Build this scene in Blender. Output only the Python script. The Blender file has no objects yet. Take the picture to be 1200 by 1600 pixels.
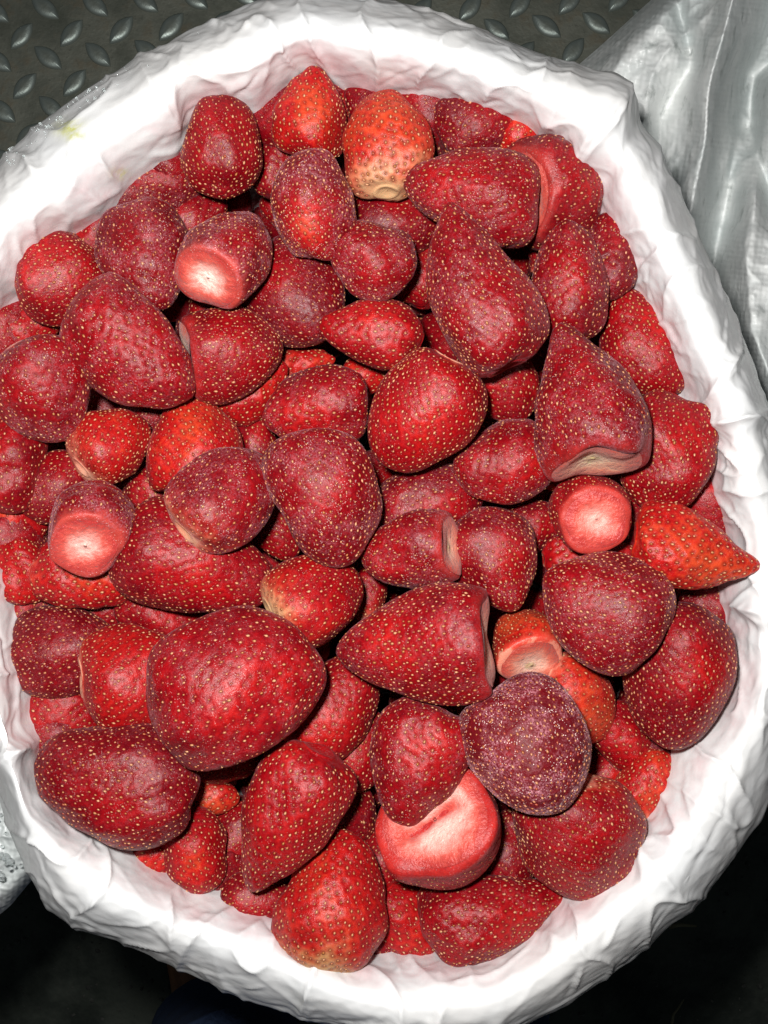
import bpy, math, random
import numpy as np
from mathutils import Vector, Matrix, noise
R = math.radians
random.seed(7); rng = np.random.default_rng(7)
C = bpy.context.scene.collection
SC = bpy.context.scene

# ------------------------------------------------------------------ camera, world, lamp, exposure
S, H = 0.000225, 0.45            # metres per photo pixel on the level of the berries; camera height above it
def P(px, py, z=0.0):            # a point of the place from its position in the photograph and its height
    k = S * (H - z) / H
    return Vector(((px - 600) * k, (800 - py) * k, z))
cam = bpy.data.objects.new('camera', bpy.data.cameras.new('camera')); C.objects.link(cam)
cam.location = (0, 0, H); cam.rotation_euler = (0, 0, 0)
cam.data.sensor_fit = 'VERTICAL'; cam.data.sensor_height = 36; cam.data.lens = 45
cam.data.clip_start = 0.01; cam.data.clip_end = 50
SC.camera = cam
W = bpy.data.worlds.new('World'); SC.world = W; W.use_nodes = True
W.node_tree.nodes['Background'].inputs[0].default_value = (0.62, 0.72, 0.80, 1)
W.node_tree.nodes['Background'].inputs[1].default_value = 0.035
fl = bpy.data.lights.new('camera_flash', 'AREA'); fl.shape = 'DISK'; fl.size = 0.028
fl.energy = 4.5; fl.color = (1.0, 0.975, 0.95)
flo = bpy.data.objects.new('camera_flash', fl); C.objects.link(flo)
flo.location = (-0.032, 0.045, H + 0.01); flo.rotation_euler = (R(-3), R(-2), 0)
SC.view_settings.view_transform = 'Standard'; SC.view_settings.look = 'None'
SC.view_settings.exposure = 0; SC.view_settings.gamma = 1
SC.cycles.max_bounces = 8; SC.cycles.use_denoising = True

# ------------------------------------------------------------------ helpers
def mesh_np(name, v, f4=None, f3=None, smooth=True):
    me = bpy.data.meshes.new(name)
    n4 = 0 if f4 is None else len(f4); n3 = 0 if f3 is None else len(f3)
    me.vertices.add(len(v)); me.vertices.foreach_set('co', np.asarray(v, np.float32).ravel())
    idx = []
    if n4: idx.append(np.asarray(f4).ravel())
    if n3: idx.append(np.asarray(f3).ravel())
    idx = np.concatenate(idx).astype(np.int32)
    me.loops.add(len(idx)); me.loops.foreach_set('vertex_index', idx)
    me.polygons.add(n4 + n3)
    st = np.concatenate([np.arange(n4) * 4, n4 * 4 + np.arange(n3) * 3]).astype(np.int32)
    me.polygons.foreach_set('loop_start', st)
    me.update(calc_edges=True)
    me.polygons.foreach_set('use_smooth', np.full(n4 + n3, smooth))
    me.validate(); me.update()
    return me
def link(name, me, mat=None, parent=None, kind=None, label=None, cat=None, group=None):
    o = bpy.data.objects.new(name, me); C.objects.link(o)
    if mat and me and not me.materials: me.materials.append(mat)
    if parent: o.parent = parent
    if kind: o['kind'] = kind
    if label: o['label'] = label
    if cat: o['category'] = cat
    if group: o['group'] = group
    return o
def grid_faces(nu, nv, wrap_u=False, wrap_v=False):
    iu = np.arange(nu if wrap_u else nu - 1); iv = np.arange(nv if wrap_v else nv - 1)
    a, b = np.meshgrid(iu, iv, indexing='ij'); a = a.ravel(); b = b.ravel()
    a2 = (a + 1) % nu; b2 = (b + 1) % nv
    return np.stack([a * nv + b, a2 * nv + b, a2 * nv + b2, a * nv + b2], 1)
def sstep(x, a, b):
    t = np.clip((x - a) / (b - a), 0, 1); return t * t * (3 - 2 * t)

class NT:
    def __init__(s, name):
        s.m = bpy.data.materials.new(name); s.m.use_nodes = True
        s.t = s.m.node_tree; s.t.nodes.clear()
        s.out = s.n('ShaderNodeOutputMaterial')
        s.tc = s.n('ShaderNodeTexCoord')
    def n(s, ty, **kw):
        x = s.t.nodes.new(ty)
        for k, v in kw.items(): setattr(x, k, v)
        return x
    def put(s, sock, v):
        if hasattr(v, 'node'): s.t.links.new(v, sock)
        elif isinstance(v, (tuple, list)) and len(v) == 3 and sock.type == 'RGBA': sock.default_value = (*v, 1)
        else: sock.default_value = v
    def noise(s, scale, detail=3, rough=.5, co=None, dist=0, ty=None):
        x = s.n('ShaderNodeTexNoise')
        if ty: x.noise_type = ty
        s.put(x.inputs['Vector'], co or s.tc.outputs['Object'])
        x.inputs['Scale'].default_value = scale; x.inputs['Detail'].default_value = detail
        x.inputs['Roughness'].default_value = rough; x.inputs['Distortion'].default_value = dist
        return x.outputs[0]
    def mathn(s, op, a, b=0.0, c=None, clamp=False):
        x = s.n('ShaderNodeMath', operation=op); x.use_clamp = clamp
        s.put(x.inputs[0], a); s.put(x.inputs[1], b)
        if c is not None: s.put(x.inputs[2], c)
        return x.outputs[0]
    def rng(s, v, a, b, c=0.0, d=1.0, smooth=True):
        x = s.n('ShaderNodeMapRange'); x.interpolation_type = 'SMOOTHSTEP' if smooth else 'LINEAR'
        for i, q in enumerate((v, a, b, c, d)): s.put(x.inputs[i], q)
        return x.outputs[0]
    def mix(s, f, a, b, mode='MIX'):
        x = s.n('ShaderNodeMix', data_type='RGBA', blend_type=mode)
        s.put(x.inputs[0], f); s.put(x.inputs[6], a); s.put(x.inputs[7], b)
        return x.outputs[2]
    def attr(s, name, ty='GEOMETRY'):
        x = s.n('ShaderNodeAttribute', attribute_type=ty, attribute_name=name); return x.outputs['Fac']
    def bump(s, h, strength, dist, nrm=None):
        x = s.n('ShaderNodeBump'); s.put(x.inputs['Height'], h)
        x.inputs['Strength'].default_value = strength; x.inputs['Distance'].default_value = dist
        if nrm: s.put(x.inputs['Normal'], nrm)
        return x.outputs[0]
    def bsdf(s, color, rough=.5, nrm=None, out=True, **kw):
        x = s.n('ShaderNodeBsdfPrincipled')
        s.put(x.inputs['Base Color'], color); s.put(x.inputs['Roughness'], rough)
        if nrm: s.put(x.inputs['Normal'], nrm)
        for k, v in kw.items(): s.put(x.inputs[k.replace('_', ' ')], v)
        if out: s.t.links.new(x.outputs[0], s.out.inputs[0])
        return x

# ------------------------------------------------------------------ materials
def mat_berry():
    s = NT('strawberry_flesh')
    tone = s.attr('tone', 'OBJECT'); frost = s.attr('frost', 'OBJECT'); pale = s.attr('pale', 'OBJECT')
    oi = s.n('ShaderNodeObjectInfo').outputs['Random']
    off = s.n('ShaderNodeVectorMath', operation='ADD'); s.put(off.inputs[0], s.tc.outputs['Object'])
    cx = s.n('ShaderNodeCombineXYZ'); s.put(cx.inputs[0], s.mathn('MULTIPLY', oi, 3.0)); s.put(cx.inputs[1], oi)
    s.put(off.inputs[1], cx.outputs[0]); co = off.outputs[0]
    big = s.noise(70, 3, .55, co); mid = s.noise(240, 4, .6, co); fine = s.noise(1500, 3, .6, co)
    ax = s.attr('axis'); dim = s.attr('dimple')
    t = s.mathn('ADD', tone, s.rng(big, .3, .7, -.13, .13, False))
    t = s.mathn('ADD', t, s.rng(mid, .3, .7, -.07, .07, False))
    t = s.mathn('ADD', t, s.mathn('MULTIPLY', s.attr('blush_lit'), .22))
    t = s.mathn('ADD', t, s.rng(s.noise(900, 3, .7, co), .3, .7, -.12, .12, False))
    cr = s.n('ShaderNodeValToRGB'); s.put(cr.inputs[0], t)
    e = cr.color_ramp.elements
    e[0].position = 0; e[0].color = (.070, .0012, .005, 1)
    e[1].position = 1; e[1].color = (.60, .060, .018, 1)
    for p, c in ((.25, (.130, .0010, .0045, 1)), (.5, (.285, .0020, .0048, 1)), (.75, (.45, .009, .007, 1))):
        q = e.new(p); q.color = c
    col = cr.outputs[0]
    axn = s.mathn('ADD', ax, s.rng(big, .2, .8, -.16, .16, False))
    axn = s.mathn('ADD', axn, s.rng(mid, .2, .8, -.09, .09, False))
    o1 = s.rng(axn, s.mathn('SUBTRACT', 1.04, s.mathn('MULTIPLY', pale, .66)), 1.04)
    o2 = s.rng(axn, s.mathn('SUBTRACT', 1.09, s.mathn('MULTIPLY', pale, .50)), 1.06)
    on = s.rng(pale, 0.02, .12)
    col = s.mix(s.mathn('MULTIPLY', s.mathn('MULTIPLY', o1, on), .85), col, (.60, .055, .028))
    cream = s.mix(s.attr('green', 'OBJECT'), (.76, .40, .27), (.46, .40, .13))
    col = s.mix(s.mathn('MULTIPLY', s.mathn('MULTIPLY', o2, on), .9), col, cream)
    col = s.mix(s.mathn('MULTIPLY', s.rng(s.mathn('ADD', ax, s.rng(mid, .2, .8, -.04, .04)), .90, 1.06), s.attr('glow', 'OBJECT')), col, (.56, .075, .055))
    # shade in the pits round the seeds, painted in as a darker red
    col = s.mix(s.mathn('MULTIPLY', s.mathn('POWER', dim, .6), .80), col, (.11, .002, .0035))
    # hoar frost: a fine mottled bloom in patches
    patch = s.rng(s.noise(110, 4, .65, co), .40, .66)
    grain = s.rng(fine, .42, .68)
    fm = s.mathn('MULTIPLY', s.mathn('MULTIPLY', s.mathn('MULTIPLY', frost, s.rng(s.attr('blush_lit'), .3, .9, 1, .25)), patch), s.mathn('ADD', s.mathn('MULTIPLY', grain, .85), .05), clamp=True)
    col = s.mix(fm, col, (.50, .19, .23))
    cry = s.n('ShaderNodeTexVoronoi'); s.put(cry.inputs['Vector'], co); cry.inputs['Scale'].default_value = 1300
    spark = s.mathn('MULTIPLY', s.mathn('LESS_THAN', cry.outputs['Distance'], .23), s.rng(s.noise(300, 3, .6, co), .47, .58))
    spark = s.mathn('MULTIPLY', spark, s.mathn('ADD', s.mathn('MULTIPLY', frost, .9), .09))
    col = s.mix(spark, col, (.8, .6, .55))
    b1 = s.bump(mid, .20, .0012); b2 = s.bump(fine, .45, .00040, b1)
    b3 = s.bump(s.noise(3800, 2, .6, co), .4, .00012, b2)
    ro = s.mathn('ADD', s.mathn('MULTIPLY', frost, .14), s.rng(mid, .3, .7, .25, .44, False))
    s.bsdf(col, ro, b3, Sheen_Weight=s.mathn('MULTIPLY', s.mathn('ADD', s.mathn('MULTIPLY', s.mathn('MULTIPLY', frost, s.rng(patch, 0, 1, .30, 1.2)), .40), .015), s.rng(fine, .38, .62, .35, 1.5)), Sheen_Roughness=.36,
           Sheen_Tint=(.85, .50, .56), Specular_IOR_Level=.25,
           Subsurface_Weight=.12, Subsurface_Scale=.004, Subsurface_Radius=(1.0, .18, .12))
    return s.m
def mat_seed():
    s = NT('strawberry_seed')
    oi = s.n('ShaderNodeObjectInfo').outputs['Random']
    r = s.attr('seedtone')
    col = s.mix(r, (.36, .13, .028), (.60, .31, .16))
    col = s.mix(s.rng(s.mathn('FRACT', s.mathn('MULTIPLY', r, 7.3)), .5, .95), col, (.34, .055, .022))
    col = s.mix(s.mathn('MULTIPLY', s.attr('seedred', 'OBJECT'), .6), col, (.42, .07, .05))
    s.bsdf(col, .35)
    return s.m
def mat_cut():
    s = NT('cut_flesh')
    oi = s.n('ShaderNodeObjectInfo').outputs['Random']
    rad = s.attr('rad'); pk = s.attr('pink', 'OBJECT')
    n = s.noise(260, 4, .6); f = s.noise(1100, 3, .6)
    rr = s.mathn('ADD', rad, s.rng(n, .2, .8, -.22, .22, False))
    inner = s.mix(pk, (.56, .42, .27), (.74, .24, .19)); inner = s.mix(s.attr('white', 'OBJECT'), inner, (.88, .62, .54))
    ring = s.mix(pk, (.52, .17, .10), (.62, .085, .06))
    edge = s.mix(pk, (.40, .05, .03), (.40, .022, .020))
    col = s.mix(s.rng(rr, .12, .72), inner, ring)
    col = s.mix(s.rng(rr, .52, .98), col, edge)
    core = s.mathn('MULTIPLY', s.rng(rr, .24, .05), s.attr('green', 'OBJECT'))
    col = s.mix(core, col, (.22, .20, .035))
    sp_ = s.rng(s.noise(700, 4, .7), .45, .7)
    col = s.mix(s.mathn('MULTIPLY', sp_, .35), col, ring)
    b = s.bump(f, .7, .0006, s.bump(n, .6, .002))
    s.bsdf(col, .42, b, Subsurface_Weight=.2, Subsurface_Scale=.004, Subsurface_Radius=(1, .4, .3), Sheen_Weight=.2)
    return s.m
def mat_liner():
    s = NT('white_liner_film')
    co = s.tc.outputs['Object']
    n1 = s.noise(30, 5, .6, co, .5, 'RIDGED_MULTIFRACTAL'); n2 = s.noise(95, 4, .55, co, .6, 'RIDGED_MULTIFRACTAL')
    wv = s.n('ShaderNodeVectorMath', operation='MULTIPLY_ADD'); wn = s.n('ShaderNodeTexNoise'); s.put(wn.inputs['Vector'], co); wn.inputs['Scale'].default_value = 40
    s.put(wv.inputs[0], wn.outputs['Color']); wv.inputs[1].default_value = (.012, .012, .012); s.put(wv.inputs[2], co)
    vo = s.n('ShaderNodeTexVoronoi'); s.put(vo.inputs['Vector'], wv.outputs[0]); vo.inputs['Scale'].default_value = 62; vo.inputs['Detail'].default_value = 2.0
    n3 = s.noise(420, 3, .6, co)
    nb = s.bump(vo.outputs['Distance'], .09, .0030); nb = s.bump(n1, .16, .0026, nb); nb = s.bump(s.rng(n1, .45, .95), .5, .0010, nb); nb = s.bump(s.rng(n2, .5, 1.0), .55, .0006, nb); nb = s.bump(n3, .12, .0003, nb)
    col = s.mix(s.rng(s.noise(16, 4, .6), .35, .7), (.86, .88, .89), (.90, .90, .89))
    # two yellow smudges rubbed on the film
    sm = s.mathn('MULTIPLY', s.attr('smudge'), s.rng(s.noise(260, 4, .65), .30, .7))
    col = s.mix(sm, col, (.66, .68, .10))
    # berry juice stains low on the inner side
    jn = s.mathn('MULTIPLY', s.attr('juice'), s.rng(s.noise(45, 5, .65), .38, .72))
    col = s.mix(s.mathn('MULTIPLY', jn, .75), col, (.72, .40, .42))
    p = s.bsdf(col, s.rng(n2, .2, .8, .20, .36, False), nb, out=False, Specular_IOR_Level=.6)
    tr = s.n('ShaderNodeBsdfTranslucent'); s.put(tr.inputs[0], col); s.put(tr.inputs['Normal'], nb)
    mx = s.n('ShaderNodeMixShader'); mx.inputs[0].default_value = .18
    s.t.links.new(p.outputs[0], mx.inputs[1]); s.t.links.new(tr.outputs[0], mx.inputs[2])
    s.t.links.new(mx.outputs[0], s.out.inputs[0])
    return s.m
def mat_film():
    s = NT('clear_film')
    n1 = s.noise(60, 5, .6, None, .8, 'RIDGED_MULTIFRACTAL'); n2 = s.noise(300, 3)
    nb = s.bump(n2, .3, .0004, s.bump(n1, .5, .0015))
    p = s.bsdf((.75, .82, .84), .18, nb, out=False, Specular_IOR_Level=.6)
    tp = s.n('ShaderNodeBsdfTransparent'); tp.inputs[0].default_value = (.92, .95, .96, 1)
    mx = s.n('ShaderNodeMixShader'); s.put(mx.inputs[0], s.rng(n1, .1, .9, .10, .36, False))
    s.t.links.new(tp.outputs[0], mx.inputs[1]); s.t.links.new(p.outputs[0], mx.inputs[2])
    s.t.links.new(mx.outputs[0], s.out.inputs[0])
    return s.m
def mat_sack():
    s = NT('woven_sack_film')
    uv = s.tc.outputs['UV']
    mp = s.n('ShaderNodeMapping'); s.put(mp.inputs[0], uv); mp.inputs['Rotation'].default_value = (0, 0, R(38))
    sp = s.n('ShaderNodeSeparateXYZ'); s.put(sp.inputs[0], mp.outputs[0])
    k = 2 * math.pi / .0026
    sx = s.mathn('SINE', s.mathn('MULTIPLY', sp.outputs[0], k)); sy = s.mathn('SINE', s.mathn('MULTIPLY', sp.outputs[1], k))
    wv = s.mathn('MULTIPLY', sx, sy)
    n1 = s.noise(22, 5, .6, None, .5); n2 = s.noise(120, 5, .6, None, .6, 'RIDGED_MULTIFRACTAL')
    nb = s.bump(wv, .17, .0006); nb = s.bump(n2, .35, .0014, nb)
    col = s.mix(s.rng(n1, .35, .65), (.56, .60, .595), (.78, .80, .79))
    col = s.mix(s.rng(s.noise(60, 5, .65), .55, .75), col, (.30, .33, .32))
    s.bsdf(col, s.rng(n2, .2, .8, .38, .58, False), nb, Specular_IOR_Level=.4)
    return s.m
def mat_plate():
    s = NT('worn_tread_plate')
    n = s.noise(18, 6, .65); f = s.noise(420, 4, .6); g = s.noise(70, 5, .6)
    col = s.mix(s.rng(n, .35, .65), (.080, .088, .070), (.135, .142, .115))
    col = s.mix(s.mathn('MULTIPLY', s.rng(g, .5, .7), .6), col, (.10, .08, .048))
    col = s.mix(s.mathn('MULTIPLY', s.rng(f, .55, .75), .5), col, (.04, .042, .036))
    scr = s.noise(35, 6, .7, None, 1.5, 'RIDGED_MULTIFRACTAL')
    col = s.mix(s.mathn('MULTIPLY', s.rng(scr, .62, .9), .5), col, (.2, .2, .18))
    col = s.mix(s.attr('edge_shine'), col, (.27, .32, .30))  # bright highlights round the lozenge edges, painted into the colour
    nb = s.bump(g, .35, .0015, s.bump(f, .4, .0004))
    s.bsdf(col, s.rng(g, .3, .7, .34, .6, False), nb, Metallic=s.mathn('ADD', .35, s.mathn('MULTIPLY', s.attr('edge_shine'), .4)))
    return s.m
def mat_simple(name, a, b, scale, rough, bump=.3, bd=.001, metallic=0.0):
    s = NT(name); n = s.noise(scale, 5, .65)
    s.bsdf(s.mix(s.rng(n, .35, .65), a, b), rough, s.bump(n, bump, bd), Metallic=metallic)
    return s.m
M_BERRY, M_SEED, M_CUT, M_LINER, M_FILM, M_SACK, M_PLATE = mat_berry(), mat_seed(), mat_cut(), mat_liner(), mat_film(), mat_sack(), mat_plate()
M_BUCKET = mat_simple('bucket_plastic', (.5, .52, .5), (.42, .44, .43), 40, .4)
M_GROUND = mat_simple('dark_earth', (.022, .03, .024), (.09, .105, .085), 9, .9, .8, .02)
M_STALK = mat_simple('dry_straw', (.30, .27, .16), (.20, .18, .10), 80, .7)
M_DENIM = mat_simple('navy_cloth', (.03, .06, .15), (.05, .09, .2), 300, .9, .5, .001)
M_SHOE = mat_simple('brown_leather', (.42, .17, .07), (.3, .12, .05), 90, .5)
M_SOLE = mat_simple('dark_rubber', (.03, .03, .03), (.05, .05, .045), 90, .8)
def mat_drop():
    s = NT('ice_bead')
    s.bsdf((.9, .95, .95), .05, None, Transmission_Weight=.85, IOR=1.33); return s.m
M_DROP = mat_drop()

# ------------------------------------------------------------------ floor: steel tread plate under the bucket, dark earth below
ZF = -0.35
def plate():
    x0, x1, y0, y1 = -1.1, 1.1, -0.145, 1.2
    v = np.array([[x0, y0, 0], [x1, y0, 0], [x1, y1, 0], [x0, y1, 0], [x0, y0, -.006], [x1, y0, -.006], [x1, y1, -.006], [x0, y1, -.006]], float)
    f = [[0, 1, 2, 3], [7, 6, 5, 4], [0, 4, 5, 1], [1, 5, 6, 2], [2, 6, 7, 3], [3, 7, 4, 0]]
    fl = link('floor', mesh_np('floor', v, f, smooth=False), M_PLATE, kind='structure', label='olive grey steel tread plate with raised lozenges')
    fl.location.z = ZF
    # one lozenge: a pointed lens outline rising to a soft ridge
    n = 28; L, Wd, h = .0228, .0112, .0028
    rings = []
    for (k, z) in ((1.0, -.0004), (.93, .0008), (.74, .0018), (.45, .0023), (.15, .0024)):
        ring = []
        for i in range(n):
            a = 2 * math.pi * i / n
            ca, sa = math.cos(a), math.sin(a)
            x = ca * L / 2; wv = Wd / 2 * (1 - abs(ca) ** 2.0) ** .95 * (1 if sa >= 0 else -1)
            ring.append((x * (k if k < 1 else 1), wv * k, z * h / .0024))
        rings.append(ring)
    v = np.array([p for r_ in rings for p in r_] + [(0, 0, h)])
    f4 = []
    for r_ in range(len(rings) - 1):
        for i in range(n):
            j = (i + 1) % n; f4.append([r_ * n + i, r_ * n + j, (r_ + 1) * n + j, (r_ + 1) * n + i])
    f3 = [[(len(rings) - 1) * n + i, (len(rings) - 1) * n + (i + 1) % n, len(v) - 1] for i in range(n)]
    me = mesh_np('lozenge', v, f4, f3)
    a = me.attributes.new('edge_shine', 'FLOAT', 'POINT')
    shine_v = np.array([.1] * n + [.5] * n + [.9] * n + [.45] * n + [.25] * n + [.2]); a.data.foreach_set('value', shine_v.astype(np.float32))
    me.materials.append(M_PLATE)
    pitch = .0312; rot = R(3.6)
    o0 = P(34, 57, ZF); cand = []
    for i in range(-30, 36):
        for j in range(-26, 16):
            for q in (0, 1):
                gx, gy = (i + q * .5) * pitch, -(j + q * .46) * pitch
                x = o0.x + gx * math.cos(rot) - gy * math.sin(rot); y = o0.y + gx * math.sin(rot) + gy * math.cos(rot)
                if x0 + .02 < x < x1 - .02 and y0 + .02 < y < y1 - .02:
                    px, py = 600 + x / S * H / (H - ZF), 800 - y / S * H / (H - ZF)
                    dd = max(0, abs(px - 520) - 560) + max(0, py - 240) + max(0, -py)
                    cand.append((dd, x, y, q))
    cand.sort(key=lambda c: c[0])
    for dd, x, y, q in cand[:290]:
        o = link('lozenge', me, parent=fl)
        o.location = (x, y, 0); o.rotation_euler = (0, 0, rot + R(47 if q == 0 else -43) + rng.normal(0, .03))
        o.scale = (1 + rng.normal(0, .03),) * 2 + (1,)
    vs, fs4, fs3, b = [], [], [], 0
    rest = []
    for dd, x, y, q in cand[290:]:
        a = rot + R(47 if q == 0 else -43); c, s_ = math.cos(a), math.sin(a)
        rest.append(v @ np.array([[c, s_, 0], [-s_, c, 0], [0, 0, 1]]) + (x, y, 0))
    F4 = np.concatenate([np.array(f4) + i * len(v) for i in range(len(rest))]); F3 = np.concatenate([np.array(f3) + i * len(v) for i in range(len(rest))])
    o = link('far_lozenges', mesh_np('far_lozenges', np.concatenate(rest), F4, F3), M_PLATE, parent=fl, kind='stuff')
plate()
ZG = -1.15
def ground():
    n = 160; xs = np.sign(np.linspace(-1, 1, n)) * np.abs(np.linspace(-1, 1, n)) ** 2.2 * 12
    g = np.array([[x, y - .4, ZG + .012 * noise.noise(Vector((x * 9, y * 9, 0))) + .03 * noise.noise(Vector((x, y, 3)))] for x in xs for y in xs])
    link('ground', mesh_np('ground', g, grid_faces(n, n)), M_GROUND, kind='structure', label='dark earth far below the bucket')
    # litter of small stones and crumbs on it
    ico = np.array([[0, 0, 1], [.9, 0, .1], [.2, .9, 0], [-.8, .5, .1], [-.7, -.6, 0], [.3, -.9, .1], [0, 0, -.6]])
    fi = np.array([[0, 1, 2], [0, 2, 3], [0, 3, 4], [0, 4, 5], [0, 5, 1], [6, 2, 1], [6, 3, 2], [6, 4, 3], [6, 5, 4], [6, 1, 5]])
    V, F = [], []
    for i in range(2600):
        x = rng.uniform(-.7, .9); y = rng.uniform(-.95, -.25); r_ = .0015 + .004 * rng.random() ** 3
        a = rng.uniform(0, 6.28); c, s_ = math.cos(a), math.sin(a)
        z = ZG + .012 * noise.noise(Vector((x * 9, (y + .4) * 9, 0))) + .03 * noise.noise(Vector((x, y + .4, 3)))
        V.append((ico * r_ * rng.uniform(.5, 1.2, 3)) @ np.array([[c, s_, 0], [-s_, c, 0], [0, 0, 1]]) + (x, y, z)); F.append(fi + i * 7)
    link('gravel', mesh_np('gravel', np.concatenate(V), None, np.concatenate(F), False), mat_simple('grit', (.05, .055, .05), (.12, .125, .11), 60, .9), kind='stuff',
         label='fine grit scattered on the dark ground', cat='gravel')
ground()
def tube(path, rad, seg=10, caps=True):
    path = [Vector(p) for p in path]; V = []; n = len(path)
    up = Vector((0, 0, 1))
    for i, p in enumerate(path):
        t = (path[min(i + 1, n - 1)] - path[max(i - 1, 0)]).normalized()
        a = t.cross(up);  a = a.normalized() if a.length > 1e-4 else Vector((1, 0, 0))
        b = t.cross(a)
        r_ = rad[i] if hasattr(rad, '__len__') else rad
        for k in range(seg):
            th = 2 * math.pi * k / seg; V.append(p + (a * math.cos(th) + b * math.sin(th)) * r_)
    f4 = [[i * seg + k, i * seg + (k + 1) % seg, (i + 1) * seg + (k + 1) % seg, (i + 1) * seg + k] for i in range(n - 1) for k in range(seg)]
    f3 = []
    if caps:
        V += [path[0], path[-1]]; a, b = len(V) - 2, len(V) - 1
        f3 = [[a, (k + 1) % seg, k] for k in range(seg)] + [[b, (n - 1) * seg + k, (n - 1) * seg + (k + 1) % seg] for k in range(seg)]
    return np.array([tuple(v) for v in V]), f4, f3
def stalk(name, pts, r_, label):
    pp = [P(x, y, ZG + dz) for x, y, dz in pts]
    V, f4, f3 = tube(pp, [r_ * (1 - .6 * i / (len(pp) - 1)) for i in range(len(pp))], 6)
    link(name, mesh_np(name, V, f4, f3), M_STALK, label=label, cat='stalk')
stalk('straw', [(1045, 1448, .03), (1062, 1445, .032), (1088, 1447, .03)], .0034, 'pale piece of straw lying on dark ground close to the bucket')
stalk('grass_stalk', [(1050, 1598, .02), (1052, 1585, .03), (1060, 1575, .035), (1068, 1562, .04)], .0022, 'thin bent dry grass stalk on dark ground near the lower right corner')

# ------------------------------------------------------------------ liner rim
CX, CY = 585, 800
INNER = [(497,104),(540,122),(600,132),(700,146),(800,186),(880,218),(925,262),(948,335),(975,400),(1010,458),(1048,560),(1088,622),(1110,690),(1118,760),(1136,815),(1150,850),(1136,925),(1145,980),(1150,1060),(1125,1115),(1062,1165),(1040,1230),(1004,1300),(955,1350),(885,1400),(820,1460),(770,1492),(690,1500),(600,1500),(550,1500),(500,1472),(440,1440),(400,1420),(350,1402),(280,1385),(225,1352),(200,1325),(120,1290),(70,1240),(50,1160),(36,1090),(22,1000),(10,900),(-22,820),(-70,700),(-70,560),(-22,480),(30,438),(50,395),(110,352),(160,325),(200,272),(265,235),(300,178),(340,158),(400,165),(430,140),(462,112)]
OUTER = [(560,-14),(640,0),(720,30),(800,58),(880,92),(962,117),(1000,172),(1050,262),(1090,345),(1128,430),(1165,520),(1205,640),(1245,800),(1255,960),(1232,1130),(1195,1280),(1120,1385),(1040,1462),(950,1535),(860,1592),(760,1640),(640,1648),(540,1618),(470,1597),(390,1570),(300,1532),(230,1500),(180,1475),(110,1452),(75,1425),(45,1372),(20,1330),(-10,1240),(-50,1100),(-100,900),(-140,700),(-130,520),(-75,340),(-5,240),(50,188),(120,140),(200,96),(260,62),(330,26),(400,-6),(480,-22)]
def polar(poly, n):
    a = np.array([math.atan2(CY - y, x - CX) for x, y in poly]); r_ = np.array([math.hypot(x - CX, y - CY) for x, y in poly])
    o = np.argsort(a); a, r_ = a[o], r_[o]
    th = np.linspace(-math.pi, math.pi, n, endpoint=False)
    return th, np.interp(th, a, r_, period=2 * math.pi)
def smooth_c(x, k):
    ker = np.hanning(k + 2)[1:-1]; ker /= ker.sum(); return np.convolve(np.concatenate([x[-k:], x, x[:k]]), ker, 'same')[k:-k]
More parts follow.
